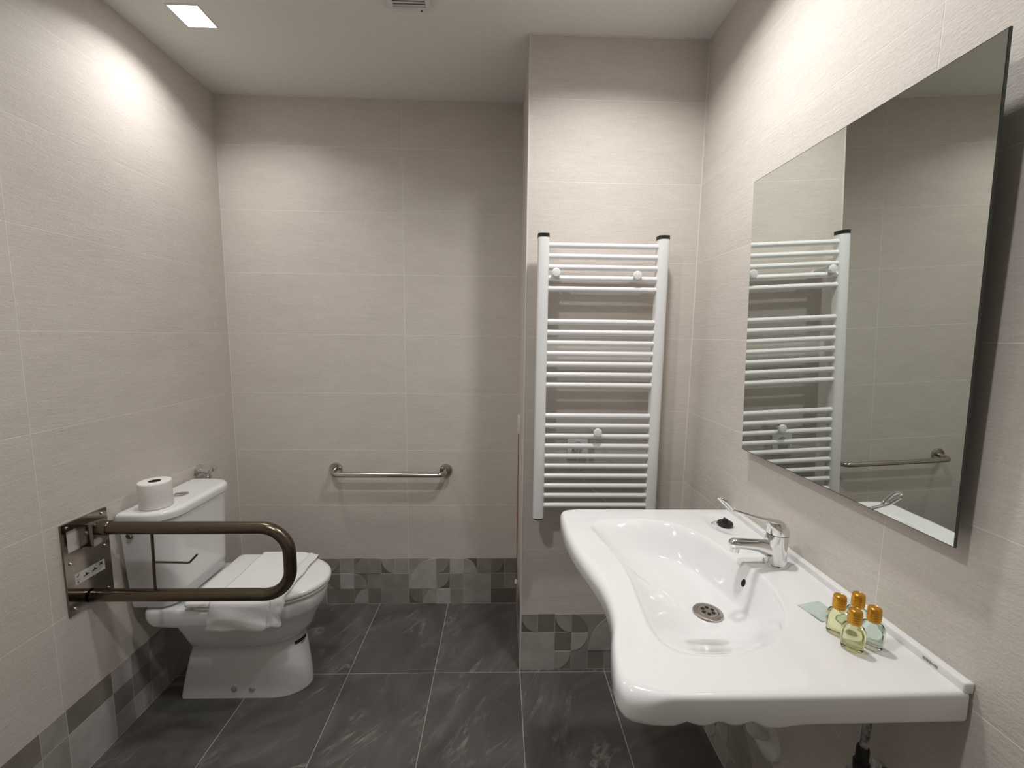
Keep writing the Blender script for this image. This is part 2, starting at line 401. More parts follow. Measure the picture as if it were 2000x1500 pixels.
# ceiling with openings for the downlights
def ceiling():
    holes = [(x - LAMP_HALF, x + LAMP_HALF, y - LAMP_HALF, y + LAMP_HALF) for x, y in LAMPS]
    xs = sorted({XL - 0.05, XR + 0.05} | {h[i] for h in holes for i in (0, 1)}); ys = sorted({YF - 0.05, YB + 0.05} | {h[i] for h in holes for i in (2, 3)})
    bm = bmesh.new(); vc = {}
    def V(x, y, z):
        k = (round(x, 5), round(y, 5), round(z, 5))
        if k not in vc: vc[k] = bm.verts.new((x, y, z))
        return vc[k]
    T = 0.06
    def inh(x, y): return any(h[0] < x < h[1] and h[2] < y < h[3] for h in holes)
    for xa, xb in zip(xs, xs[1:]):
        for ya, yb in zip(ys, ys[1:]):
            if inh((xa + xb) / 2, (ya + yb) / 2):
                for (p, q) in (((xa, ya), (xb, ya)), ((xb, ya), (xb, yb)), ((xb, yb), (xa, yb)), ((xa, yb), (xa, ya))):
                    bm.faces.new((V(*p, ZC), V(*q, ZC), V(*q, ZC + T), V(*p, ZC + T)))
                bm.faces.new((V(xa, ya, ZC + T), V(xb, ya, ZC + T), V(xb, yb, ZC + T), V(xa, yb, ZC + T)))
            else:
                bm.faces.new((V(xa, ya, ZC), V(xb, ya, ZC), V(xb, yb, ZC), V(xa, yb, ZC)))
    o = from_bm('ceiling', bm, PAINT)
    return struct(o, 'plain painted ceiling with recessed downlights', 'ceiling')
ceiling()
# pale corner beads
def bead(name, pts, r, label):
    return struct(tube(name, pts, r, TRIMW, n=8), label, 'trim')
bead('trim_1', [(XP + 0.001, YP + 0.001, 0.0), (XP + 0.001, YP + 0.001, ZC)], 0.0032, 'thin pale edge strip on the pier corner')
bead('trim_2', [(XL + 0.0005, YB - 0.0005, ZP), (XL + 0.0005, YB - 0.0005, ZC)], 0.0022, 'pale sealant line in the corner of left and back walls')
bead('trim_3', [(XR - 0.0005, YP - 0.0005, ZP), (XR - 0.0005, YP - 0.0005, ZC)], 0.003, 'pale sealant line in the corner of pier and right wall')
pts = [(XL + 0.15 + (XP - XL - 0.15) * k / 40, YB - 0.001, ZC - 0.001 + 0.002 * math.sin(k * 1.7) * math.sin(k * 0.6)) for k in range(41)]
bead('trim_4', pts, 0.0035, 'uneven plaster bead between back wall and ceiling')
bead('trim_5', [(XP, YP - 0.001, ZC - 0.001), (XR, YP - 0.001, ZC - 0.001)], 0.0035, 'plaster bead between pier and ceiling')

# ------------------------------------------------------------------ recessed square downlights
for i, (x, y) in enumerate(LAMPS):
    lab = ['glowing square downlight in the ceiling above the toilet', 'square downlight in the ceiling above the washbasin', 'square downlight in the ceiling behind the viewer'][i]
    t = thing('downlight', (x, y, ZC), lab, 'ceiling light', 'square ceiling downlights')
    h = LAMP_HALF
    box('diffuser', (x - h + 0.0015, y - h + 0.0015, ZC + 0.006), (x + h - 0.0015, y + h - 0.0015, ZC + 0.012), LAMPM, t)
    bm = bmesh.new()
    for lo, hi in (((x - h - 0.004, y - h - 0.004), (x + h + 0.004, y - h + 0.0015)), ((x - h - 0.004, y + h - 0.0015), (x + h + 0.004, y + h + 0.004)),
                   ((x - h - 0.004, y - h + 0.0015), (x - h + 0.0015, y + h - 0.0015)), ((x + h - 0.0015, y - h + 0.0015), (x + h + 0.004, y + h - 0.0015))):
        b_box(bm, (*lo, ZC - 0.0015), (*hi, ZC + 0.006))
    from_bm('frame', bm, WPLAST, t)
    ld = bpy.data.lights.new('downlight_lamp', 'AREA'); ld.shape = 'SQUARE'; ld.size = 2 * h - 0.01; ld.energy = LAMP_W * LAMP_POWER[i]
    ld.color = LAMP_COL; ld.spread = LAMP_SPREAD[i]
    lo_ = bpy.data.objects.new('downlight_lamp', ld); C.objects.link(lo_); lo_.parent = t; lo_.location = (0, 0, 0.004)

# ------------------------------------------------------------------ ceiling vent
t = thing('ceiling_vent', (-0.32, 1.52, ZC), 'white slatted extractor vent on the ceiling', 'vent')
bm = bmesh.new(); x0, x1, y0, y1 = -0.395, -0.248, 1.452, 1.600; z0 = ZC - 0.016
for lo, hi in (((x0, y0), (x1, y0 + 0.018)), ((x0, y1 - 0.018), (x1, y1)), ((x0, y0 + 0.018), (x0 + 0.018, y1 - 0.018)), ((x1 - 0.018, y0 + 0.018), (x1, y1 - 0.018))):
    b_box(bm, (*lo, z0), (*hi, ZC - 0.0003), 0.003, 1)
from_bm('frame', bm, WPLAST, t)
box('backing', (x0 + 0.01, y0 + 0.01, ZC - 0.004), (x1 - 0.01, y1 - 0.01, ZC - 0.0008), GREYP, t)
for k in range(9):
    yy = y0 + 0.024 + k * 0.0125
    bm = bmesh.new(); b_box(bm, (x0 + 0.016, -0.0048, -0.001), (x1 - 0.016, 0.0048, 0.001))
    bmesh.ops.rotate(bm, verts=bm.verts, cent=(0, 0, 0), matrix=Matrix.Rotation(0.3, 3, 'X')); bmesh.ops.translate(bm, verts=bm.verts, vec=(0, yy, z0 + 0.006))
    from_bm('slat', bm, WPLAST, t)
lathe('screw', [(0.003, 0), (0.003, 0.002)], (x1 - 0.035, y1 - 0.009, z0 - 0.0015), INK, t, n=10)

# ------------------------------------------------------------------ wall mirror, tilted forward at the top
t = thing('wall_mirror', (0.751, 0.948, 1.1246), 'large frameless rectangular mirror tilted over the washbasin', 'mirror')
TL, TR_, BR, BL = Vector((0.72784, 1.25692, 1.9152)), Vector((0.72784, 0.63967, 1.9152)), Vector((0.75092, 0.63967, 1.12458)), Vector((0.75092, 1.25692, 1.12458))
nrm = (TR_ - TL).cross(BL - TL).normalized()
if nrm.x > 0: nrm = -nrm
def slab(name, q, d0, d1, inset, material, parent):
    c = sum(q, Vector()) / 4; qq = [p + (c - p).normalized() * inset for p in q]
    bm = bmesh.new(); a = [bm.verts.new(p + nrm * d0) for p in qq]; b = [bm.verts.new(p + nrm * d1) for p in qq]
    bm.faces.new(a); bm.faces.new(b[::-1])
    for k in range(4): bm.faces.new((a[k], b[k], b[(k + 1) % 4], a[(k + 1) % 4]))
    return from_bm(name, bm, material, parent)
slab('glass_edge', [TL, TR_, BR, BL], -0.0045, -0.0008, 0.0, MEDGE, t)
slab('mirror_face', [TL, TR_, BR, BL], -0.0006, 0.0, 0.0022, MIRROR, t)
for yy in (0.80, 1.10):
    box('bracket', (0.742, yy - 0.02, 1.72), (XR, yy + 0.02, 1.76), STEEL, t, 0.002)
    box('bracket', (0.7575, yy - 0.02, 1.20), (XR, yy + 0.02, 1.23), STEEL, t, 0.002)

# ------------------------------------------------------------------ towel radiator
ys_ = YP - 0.08
t = thing('towel_radiator', (0.385, YP, 0.738), 'white ladder towel radiator with black end caps on the pier', 'radiator')
def post(x0, x1, z0, z1):
    bm = bmesh.new(); n = 10; w_ = (x1 - x0) / 2; cx = (x0 + x1) / 2; out = []
    out += [(x1, ys_ + 0.018), (x1, ys_ - 0.006)]
    for k in range(1, n): a = PI * k / n; out.append((cx + w_ * math.cos(a), ys_ - 0.006 - 0.013 * math.sin(a) ** 0.8))
    out += [(x0, ys_ - 0.006), (x0, ys_ + 0.018)]
    b_loft(bm, [[Vector((x, y, z)) for x, y in out] for z in (z0, z1)])
    return bm
for a, b in ((0.136, 0.178), (0.590, 0.632)):
    po = from_bm('upright', post(a, b, 0.738, 1.832), WPAINT, t, True, 40)
    cp = from_bm('end_cap', post(a - 0.0008, b + 0.0008, 1.832, 1.846), BLACK, po, True, 40)
    from_bm('end_cap', post(a + 0.004, b - 0.004, 0.732, 0.738), BLACK, po, True, 40)
zb = [1.805 - 0.0402 * k for k in range(5)] + [1.521 - 0.0408 * k for k in range(7)] + [1.155 - 0.0406 * k for k in range(10)]
for z in zb: tube('rung', [(0.176, ys_, z), (0.592, ys_, z)], 0.0108, WPAINT, t, 14)
for x, z in ((0.205, 1.703), (0.513, 1.697), (0.383, 1.092)):
    k = lathe('wall_clip', [(0.011, 0.0), (0.011, 0.075), (0.008, 0.078), (0.008, 0.098)], (x, YP - 0.0006, z), WPAINT, t, (0, -1, 0), 20)
    lathe('clip_cap', [(0.013, 0.0), (0.0165, 0.002), (0.0165, 0.007), (0.014, 0.0105), (0.006, 0.012)], (x, ys_ - 0.013, z), WPAINT, k, (0, -1, 0), 24)
lathe('heating_element', [(0.012, 0), (0.017, -0.01), (0.017, -0.06), (0.014, -0.07)], (0.611, ys_ + 0.002, 0.738), WPLAST, t, (0, 0, 1), 20)
# socket, plug and cable behind the radiator
t = thing('wall_socket', (0.323, YP, 1.01), 'white wall socket behind the lower radiator rungs', 'socket')
box('faceplate', (0.281, YP - 0.010, 0.968), (0.365, YP, 1.052), WPLAST, t, 0.003)
lathe('socket_well', [(0.021, 0), (0.021, 0.0012), (0.018, 0.0014)], (0.323, YP - 0.0097, 1.012), GREYP, t, (0, -1, 0), 24)
PC = [(0.323, YP - 0.040, 1.006), (0.321, YP - 0.042, 0.99), (0.318, YP - 0.03, 0.965), (0.330, YP - 0.02, 0.911), (0.362, YP - 0.02, 0.856), (0.412, YP - 0.02, 0.812), (0.461, YP - 0.02, 0.768), (0.54, YP - 0.02, 0.72),
      (0.62, YP - 0.02, 0.70), (0.663, YP - 0.025, 0.74), (0.652, YP - 0.03, 0.80), (0.650, YP - 0.03, 0.826), (0.640, YP - 0.03, 0.830), (0.636, YP - 0.03, 0.81), (0.640, YP - 0.03, 0.76), (0.636, YP - 0.04, 0.69), (0.614, ys_, 0.660)]
t = bpy.data.objects['towel_radiator']
cord = tube('power_cord', fillet(PC, 0.02, 4), 0.0032, WPLAST, t, 8)
lathe('plug', [(0.017, 0), (0.018, 0.008), (0.013, 0.026), (0.006, 0.030)], (0.323, YP - 0.0112, 1.008), WPLAST, cord, (0, -1, 0), 20)
box('plug_mark', (0.300, YP - 0.0125, 0.994), (0.305, YP - 0.0112, 1.000), INK, cord)

# ------------------------------------------------------------------ emergency pull cord on the pier flank
t = thing('alarm_pull_switch', (XP, 2.015, 1.04), 'white switch with red pull cord on the pier flank', 'pull switch')
box('switch_plate', (XP - 0.012, 1.975, 1.0), (XP, 2.055, 1.08), WPLAST, t, 0.003)
tube('cord', [(XP - 0.007, 2.015, 1.0), (XP - 0.007, 2.013, 0.6), (XP - 0.007, 2.010, 0.235)], 0.0018, REDCORD, t, 8)
lathe('pull_knob', [(0.004, 0.02), (0.008, 0.012), (0.008, 0.0), (0.004, -0.004)], (XP - 0.009, 2.010, 0.217), WPLAST, t, n=14)

# ------------------------------------------------------------------ horizontal rail on the back wall
t = thing('wall_grab_rail', (-0.572, YB, 0.752), 'straight polished steel grab rail on the back wall', 'grab rail')
xa, xb, zr, yr = -0.860, -0.284, 0.752, YB - 0.075
tube('rail', fillet([(xa, YB - 0.004, zr + 0.008), (xa, yr, zr), (xb, yr, zr), (xb, YB - 0.004, zr + 0.004)], 0.035, 8), 0.0128, STEEL, t, 20)
for x, dz in ((xa, 0.008), (xb, 0.004)):
    fl_ = lathe('flange', [(0.034, 0), (0.034, 0.006), (0.031, 0.011), (0.017, 0.013)], (x, YB, zr + dz), STEEL, t, (0, -1, 0), 32)

# ------------------------------------------------------------------ folding support rail beside the toilet
YG = 1.363
t = thing('folding_grab_rail', (XL, YG, 0.70), 'bronze folding support rail with wall plate beside the toilet', 'grab rail')
def plate():
    bm = bmesh.new(); ya, yb, za, zb_ = 1.287, 1.440, 0.553, 0.857; hy0, hy1, hz0, hz1 = 1.301, 1.366, 0.757, 0.832
    xs0, xs1 = XL + 0.0008, XL + 0.007
    for (y0, y1, z0, z1) in ((ya, hy0, za, zb_), (hy1, yb, za, zb_), (hy0, hy1, za, hz0), (hy0, hy1, hz1, zb_)):
        b_box(bm, (xs0, y0, z0), (xs1, y1, z1))
    bmesh.ops.remove_doubles(bm, verts=bm.verts, dist=1e-5)
    return bm
pt = from_bm('wall_plate', plate(), PLATE, t)
for y, z in ((1.304, 0.725), (1.421, 0.727), (1.421, 0.843), (1.304, 0.843), (1.421, 0.572), (1.304, 0.572)):
    lathe('screw', [(0.0055, 0), (0.0055, 0.0015), (0.0035, 0.0035)], (XL + 0.007, y, z), STEEL, pt, (1, 0, 0), 14)
br = box('pivot_bracket', (XL + 0.007, 1.337, 0.764), (XL + 0.054, 1.389, 0.840), PLATE, t, 0.003)
lathe('pivot_bolt', [(0.007, 0), (0.007, 0.002), (0.004, 0.005)], (XL + 0.034, 1.337, 0.812), STEEL, br, (0, -1, 0), 16)
path = fillet([(XL + 0.040, YG, 0.8175), (-0.705, YG, 0.8175), (-0.705, YG, 0.580), (XL + 0.012, YG, 0.580)], 0.092, 14)
tube('bent_tube', path, 0.0205, BRONZE, t, 28)
lathe('end_plug', [(0.0215, 0.0), (0.0215, 0.012)], (XL + 0.012, YG, 0.580), PLATE, t, (1, 0, 0), 24)
lathe('collar', [(0.023, 0), (0.024, 0.004), (0.024, 0.030), (0.0215, 0.034)], (XL + 0.054, YG, 0.8175), BRONZE, t, (1, 0, 0), 24)
wire = tube('roll_holder', fillet([(-1.153, YG, 0.800), (-1.157, YG, 0.598)], 0.01, 4), 0.0046, BRONZE, t, 10)
tube('holder_arm', fillet([(-1.155, YG, 0.697), (-1.038, YG, 0.695), (-1.010, YG, 0.724)], 0.008, 5), 0.0035, BRONZE, wire, 10)
# instruction sticker: tick, cross, two hand signs
sx = XL + 0.0073
sk = box('sticker', (XL + 0.0069, 1.313, 0.645), (sx, 1.415, 0.682), STICK, pt)
def mark(name, poly, material=INK):
    bm = bmesh.new(); a = [bm.verts.new((sx + 0.0001, y, z)) for y, z in poly]; b = [bm.verts.new((sx + 0.0004, y, z)) for y, z in poly]
    bm.faces.new(a); bm.faces.new(b); n = len(poly)
    for k in range(n): bm.faces.new((a[k], a[(k + 1) % n], b[(k + 1) % n], b[k]))
    o = from_bm(name, bm, material, pt); return o
def bar(y0, z0, y1, z1, w_):
    d = Vector((y1 - y0, z1 - z0)).normalized() * w_ / 2; return [(y0 - d.y, z0 + d.x), (y1 - d.y, z1 + d.x), (y1 + d.y, z1 - d.x), (y0 + d.y, z0 - d.x)]
mark('tick', [(1.3175, 0.672), (1.3195, 0.6735), (1.3215, 0.671), (1.3275, 0.6795), (1.3285, 0.6785), (1.322, 0.6675)])
mark('cross', bar(1.397, 0.668, 1.407, 0.677, 0.003)); mark('cross', bar(1.397, 0.677, 1.407, 0.668, 0.003))
for y, z, mm in ((1.350, 0.664, INK), (1.379, 0.665, INK)):
    mark('hand_sign', [(y - 0.010, z - 0.005), (y + 0.009, z - 0.003), (y + 0.009, z), (y + 0.002, z + 0.001), (y + 0.001, z + 0.006), (y - 0.002, z + 0.006), (y - 0.003, z), (y - 0.010, z - 0.002)], mm)
    mark('rail_sign', bar(y - 0.011, z - 0.0085, y + 0.009, z - 0.0085, 0.0014), GREYINK)
mark('rail_sign', bar(1.393, 0.653, 1.410, 0.663, 0.003), GREYINK)
mark('print_line', bar(1.318, 0.660, 1.330, 0.660, 0.002), GREYINK); mark('print_line', bar(1.318, 0.656, 1.326, 0.656, 0.0016), GREYINK)
mark('dot', [(1.3215 + 0.003 * math.cos(k), 0.651 + 0.0022 * math.sin(k)) for k in (0, 0.8, 1.6, 2.4, 3.2, 4.0, 4.8, 5.6)])

# ------------------------------------------------------------------ toilet
YT = 1.655
def dshape(xb, xf, w_, a, rc=0.02, n1=6, n2=28, z=0.0):
    """plan outline, straight at the back and elliptical in front; a = length of the front ellipse"""
    pts = []; xm = xf - a; rc = min(rc, w_ * 0.95)
    for k in range(n1 + 1): th = PI + (PI / 2) * k / n1; pts.append((xb + rc + rc * math.cos(th), YT - w_ + rc + rc * math.sin(th)))
    for k in range(4): pts.append((xb + rc + (xm - xb - rc) * (k + 1) / 5, YT - w_))
    for k in range(n2 + 1): th = -PI / 2 + PI * k / n2; pts.append((xm + a * math.cos(th), YT + w_ * math.sin(th)))
    for k in range(4): pts.append((xm + (xb + rc - xm) * (k + 1) / 5, YT + w_))
    for k in range(n1 + 1): th = PI / 2 + (PI / 2) * k / n1; pts.append((xb + rc + rc * math.cos(th), YT + w_ - rc + rc * math.sin(th)))
    return [Vector((x, y, z)) for x, y in pts]
t = thing('toilet', (-1.03, YT, 0.0), 'white close-coupled toilet with closed lid against the left wall', 'toilet')
BOWL = [(0.001, -1.272, -0.786, 0.086, 0.13, 0.015), (0.012, -1.272, -0.786, 0.0865, 0.13, 0.015), (0.05, -1.264, -0.788, 0.086, 0.13, 0.015), (0.12, -1.246, -0.795, 0.086, 0.13, 0.015),
        (0.19, -1.225, -0.804, 0.089, 0.14, 0.015), (0.236, -1.210, -0.808, 0.094, 0.15, 0.02), (0.243, -1.208, -0.800, 0.106, 0.16, 0.02), (0.256, -1.205, -0.788, 0.118, 0.18, 0.03), (0.285, -1.205, -0.770, 0.134, 0.20, 0.03),
        (0.32, -1.21, -0.757, 0.147, 0.22, 0.03), (0.352, -1.215, -0.737, 0.160, 0.24, 0.03), (0.366, -1.22, -0.729, 0.165, 0.245, 0.03), (0.369, -1.295, -0.727, 0.166, 0.247, 0.03),
        (0.374, -1.312, -0.725, 0.168, 0.248, 0.035), (0.385, -1.322, -0.721, 0.171, 0.25, 0.04), (0.405, -1.325, -0.716, 0.174, 0.25, 0.04), (0.425, -1.324, -0.714, 0.174, 0.25, 0.04),
        (0.434, -1.320, -0.717, 0.171, 0.25, 0.04), (0.4375, -1.312, -0.725, 0.163, 0.245, 0.04)]
bm = bmesh.new(); b_loft(bm, [dshape(xb, xf, w_, a, rc, z=z) for z, xb, xf, w_, a, rc in BOWL])
bowl = from_bm('bowl', bm, CER, t, True, 60)
for x in (-1.058, -0.986):
    lathe('bolt_cap', [(0.0115, 0), (0.0115, 0.003), (0.008, 0.0065)], (x, YT - 0.0862, 0.043), GREYP, bowl, (0, -1, 0), 18)
# label strip on the front of the pedestal
def strip(name, z0, z1, k0, k1, off, material):
    def ring(z):
        for a, b in zip(BOWL, BOWL[1:]):
            if a[0] <= z <= b[0]:
                f = (z - a[0]) / (b[0] - a[0]); q = [a[i] + (b[i] - a[i]) * f for i in range(6)]
                return dshape(q[1], q[2], q[3], q[4], q[5], z=z)
    r0, r1 = ring(z0), ring(z1); c = Vector((-0.95, YT, 0)); bm = bmesh.new(); A = []; B = []
    for k in range(k0, k1 + 1):
        for R, L in ((r0, A), (r1, B)):
            d = (R[k] - c); d.z = 0; d.normalize(); L.append((bm.verts.new(R[k] + d * off), bm.verts.new(R[k] + d * (off - 0.0008))))
    for i in range(len(A) - 1):
        bm.faces.new((A[i][0], A[i + 1][0], B[i + 1][0], B[i][0])); bm.faces.new((A[i][1], B[i][1], B[i + 1][1], A[i + 1][1]))
        bm.faces.new((A[i][0], A[i][1], A[i + 1][1], A[i + 1][0])); bm.faces.new((B[i][0], B[i + 1][0], B[i + 1][1], B[i][1]))
    return from_bm(name, bm, material, bowl)
strip('label_strip', 0.203, 0.217, 20, 25, 0.0014, INK)
strip('label_print', 0.194, 0.200, 22, 24, 0.0014, GREYINK)
# cistern
def rrect(xb, xf, w_, rb, rf, z, n=8):
    pts = []
    for cx, cy, r, t0 in ((xb + rb, YT - w_ + rb, rb, PI), (xf - rf, YT - w_ + rf, rf, 1.5 * PI), (xf - rf, YT + w_ - rf, rf, 0), (xb + rb, YT + w_ - rb, rb, 0.5 * PI)):
        for k in range(n + 1): th = t0 + PI / 2 * k / n; pts.append(Vector((cx + r * math.cos(th), cy + r * math.sin(th), z)))
    return pts
bm = bmesh.new()
b_loft(bm, [rrect(xb, xf, w_, 0.012, rf, z) for z, xb, xf, w_, rf in ((0.446, -1.352, -1.205, 0.162, 0.06), (0.452, -1.356, -1.198, 0.168, 0.065), (0.50, -1.358, -1.194, 0.172, 0.07), (0.65, -1.360, -1.190, 0.180, 0.075), (0.784, -1.362, -1.186, 0.186, 0.078))])
cis = from_bm('cistern', bm, CER, t, True, 50)
bm = bmesh.new()
b_loft(bm, [rrect(xb, xf, w_, 0.014, rf, z) for z, xb, xf, w_, rf in ((0.786, -1.362, -1.186, 0.188, 0.08), (0.789, -1.3645, -1.178, 0.195, 0.085), (0.808, -1.3645, -1.176, 0.196, 0.086), (0.815, -1.363, -1.179, 0.194, 0.084), (0.8195, -1.359, -1.185, 0.189, 0.08), (0.8205, -1.35, -1.20, 0.176, 0.07))])
cl = from_bm('cistern_lid', bm, CER, t, True, 50)
fb = lathe('flush_button', [(0.0255, 0), (0.0255, 0.004), (0.0235, 0.006), (0.02, 0.0065)], (-1.265, 1.645, 0.8203), CHROME, cl, n=28)
box('button_split', (-1.2885, 1.6445, 0.8266), (-1.2415, 1.6455, 0.8273), DARK, fb)
lathe('side_fitting', [(0.012, 0), (0.012, 0.006), (0.008, 0.006), (0.008, 0.013)], (-1.318, YT - 0.1835, 0.739), CHROME, cis, (0, -1, 0), 16)
lathe('side_fitting', [(0.013, 0), (0.013, 0.008), (0.008, 0.008), (0.008, 0.014)], (-1.255, YT + 0.182, 0.742), CHROME, cis, (0, 1, 0), 16)
# seat and lid
def slabd(name, prof, xb, xf, w_, a, rc, material, parent):
    bm = bmesh.new(); b_loft(bm, [dshape(xb + i, xf - i, w_ - i, a - i * 0.5, rc, z=z) for i, z in prof]); return from_bm(name, bm, material, parent, True, 50)
LXB, LXF, LW, LA = -1.165, -0.700, 0.180, 0.262
slabd('seat', [(0.008, 0.441), (0.004, 0.4425), (0.003, 0.447), (0.004, 0.452), (0.010, 0.4535)], LXB + 0.02, LXF, LW, LA, 0.03, SEATP, t)
slabd('lid', [(0.006, 0.4555), (0.0, 0.4575), (0.0, 0.465), (0.003, 0.470), (0.009, 0.4735), (0.022, 0.4755), (0.05, 0.4765)], LXB, LXF, LW, LA, 0.02, SEATP, t)
for y in (YT - 0.08, YT + 0.08): box('hinge', (LXB - 0.012, y - 0.02, 0.4385), (LXB + 0.012, y + 0.02, 0.456), SEATP, t, 0.004)
# toilet roll
t = thing('toilet_roll', (-1.272, 1.540, 0.8208), 'white toilet paper roll standing on the cistern lid', 'toilet roll')
bm = bmesh.new(); n = 40; o = Vector((-1.272, 1.535, 0.8212))
prof = [(0.019, 0.096), (0.047, 0.097), (0.0495, 0.0955), (0.0505, 0.09), (0.0505, 0.006), (0.049, 0.001), (0.019, 0.001)]
R = [[bm.verts.new(o + Vector((r * math.cos(2 * PI * k / n), r * math.sin(2 * PI * k / n), h))) for k in range(n)] for r, h in prof]
for i in range(len(R)):
    a, b = R[i], R[(i + 1) % len(R)]
    if i == len(R) - 1: continue
    for k in range(n): bm.faces.new((a[k], a[(k + 1) % n], b[(k + 1) % n], b[k]))
from_bm('paper', bm, PAPER, t, True, 50)
bm = bmesh.new(); prof = [(0.0185, 0.001), (0.0185, 0.0955), (0.0193, 0.0955), (0.0193, 0.001)]
R = [[bm.verts.new(o + Vector((r * math.cos(2 * PI * k / n), r * math.sin(2 * PI * k / n), h))) for k in range(n)] for r, h in prof]
for a, b in zip(R, R[1:]):
    for k in range(n): bm.faces.new((a[k], a[(k + 1) % n], b[(k + 1) % n], b[k]))
from_bm('core', bm, CARD, t, True, 50)
# folded towel over the lid
t = thing('folded_towel', (-0.93, YT, 0.48), 'white folded towel draped across the toilet lid', 'towel')
def lid_half(x):
    xm = LXF - LA
    return LW if x < xm else LW * math.sqrt(max(0.02, 1 - ((x - xm) / LA) ** 2))
def drape(name, x0, x1, lift, hang, material, parent, nx=26, thick=0.004, amp=0.0018):
    bm = bmesh.new(); G = []
    for i in range(nx + 1):
        fx_ = i / nx; x = x0 + (x1 - x0) * fx_; hw = lid_half(x); yn, yf = YT - hw - 0.003, YT + hw + 0.002
        path = []
        zt = 0.4782 + lift
        hb = hang + 0.006 * math.sin(fx_ * 5) - 0.004 * fx_
        for k in range(11): f = k / 10; path.append((yn - 0.004 - lift + 0.006 * math.sin(f * PI) * math.sin(fx_ * 9 + f * 3) - 0.004 * (1 - f), hb + (0.462 - hb) * f, 1 - f))
        for k in range(1, 5): a = PI / 2 * k / 5; path.append((yn - 0.004 - lift + 0.016 * (1 - math.cos(a)), 0.462 + (zt - 0.462) * math.sin(a), 0))
        for k in range(0, 17): f = k / 16; path.append((yn + 0.012 + (yf - 0.014 - yn - 0.012) * f, zt, 0))
        for k in range(1, 6): a = PI / 2 * k / 5; path.append((yf - 0.014 + (0.018 + lift) * math.sin(a), zt - 0.016 * (1 - math.cos(a)), 0))
        path.append((yf + 0.005 + lift, 0.452, 0))
        row = []
        for j, (y, z, h) in enumerate(path):
            xs = x + h * (-0.022 + 0.006 * math.sin(j)) * 1.0 + (0.0 if h else 0.002 * math.sin(j * 0.9))
            dz = amp * (math.sin(x * 61 + y * 23) + math.sin(y * 47 - x * 18)) * (1 if h == 0 else 0.3)
            dy = (0.0045 * math.sin(xs * 48 + z * 25) * h)
            row.append(Vector((xs, y + dy - abs(0.006 * h), z + max(dz, -0.0005))))
        G.append(row)
    V = [[bm.verts.new(p) for p in r] for r in G]
    for i in range(nx):
        for j in range(len(V[0]) - 1): bm.faces.new((V[i][j], V[i + 1][j], V[i + 1][j + 1], V[i][j + 1]))
    bmesh.ops.recalc_face_normals(bm, faces=bm.faces)
    o = from_bm(name, bm, material, parent, True)
    md = o.modifiers.new('thickness', 'SOLIDIFY'); md.thickness = thick; md.offset = 1.0 if sum(p.normal.z for p in o.data.polygons) > 0 else -1.0
    return o
drape('cloth', -1.058, -0.806, 0.001, 0.372, CLOTH, t)
drape('hem', -0.846, -0.802, 0.0062, 0.369, HEM, t, nx=6, thick=0.0025)
# shut-off valve on the left wall behind the cistern
t = thing('angle_valve', (XL, 1.892, 0.838), 'small chrome stop valve on the wall behind the cistern', 'valve')
lathe('flange', [(0.031, 0), (0.030, 0.006), (0.018, 0.012)], (XL, 1.892, 0.838), CHROME, t, (1, 0, 0), 28)
lathe('valve_body', [(0.011, 0.01), (0.011, 0.035), (0.015, 0.037), (0.015, 0.055), (0.010, 0.057)], (XL, 1.892, 0.838), CHROME, t, (1, 0, 0), 20)
lathe('handle', [(0.008, 0.012), (0.008, 0.02), (0.013, 0.021), (0.013, 0.046), (0.010, 0.050)], (XL + 0.046, 1.892, 0.838), CHROME, t, (0, 1, 0), 16)
lathe('outlet_nut', [(0.010, -0.012), (0.010, -0.022), (0.0135, -0.023), (0.0135, -0.042), (0.007, -0.044)], (XL + 0.046, 1.892, 0.838), CHROME, t, (0, 0, 1), 16)
tube('supply_hose', fillet([(XL + 0.046, 1.892, 0.798), (XL + 0.05, 1.894, 0.735), (-1.255, 1.882, 0.742), (-1.255, 1.845, 0.742)], 0.03, 6), 0.0055, CHROME, t, 10)

# ------------------------------------------------------------------ washbasin
ZD = 0.893
t = thing('washbasin', (XR, 0.975, 0.84), 'wide white ceramic washbasin with curved front on the right wall', 'washbasin')
def catmull(P, seg=8):
    out = []; n = len(P)
    for i in range(n - 1):
        p0, p1, p2, p3 = P[max(i - 1, 0)], P[i], P[i + 1], P[min(i + 2, n - 1)]
        for k in range(seg):
            s = k / seg
            out.append(tuple(0.5 * ((2 * p1[j]) + (-p0[j] + p2[j]) * s + (2 * p0[j] - 5 * p1[j] + 4 * p2[j] - p3[j]) * s * s + (-p0[j] + 3 * p1[j] - 3 * p2[j] + p3[j]) * s ** 3) for j in (0, 1)))
    out.append(P[-1]); return out
front = [(0.27, 1.3485), (0.238, 1.3475), (0.215, 1.341), (0.202, 1.322), (0.197, 1.29), (0.1955, 1.235), (0.196, 1.168), (0.205, 1.075), (0.221, 0.99), (0.235, 0.915), (0.238, 0.85), (0.230, 0.787), (0.214, 0.73), (0.203, 0.675), (0.2005, 0.64), (0.212, 0.613), (0.245, 0.6045)]
outl = [(0.7805, 1.345), (0.60, 1.3465), (0.40, 1.3475)] + catmull(front, 6) + [(0.40, 0.6035), (0.60, 0.604), (0.772, 0.606), (0.7805, 0.614)]
rimP = [(0.275, 1.205), (0.292, 1.243), (0.335, 1.263), (0.40, 1.270), (0.47, 1.264), (0.535, 1.240), (0.580, 1.185), (0.606, 1.112), (0.620, 1.04), (0.634, 0.985), (0.641, 0.93), (0.630, 0.865), (0.602, 0.80), (0.556, 0.745), (0.49, 0.705), (0.41, 0.688), (0.345, 0.692), (0.308, 0.716), (0.296, 0.765), (0.302, 0.858), (0.310, 0.96), (0.302, 1.06), (0.286, 1.14)]
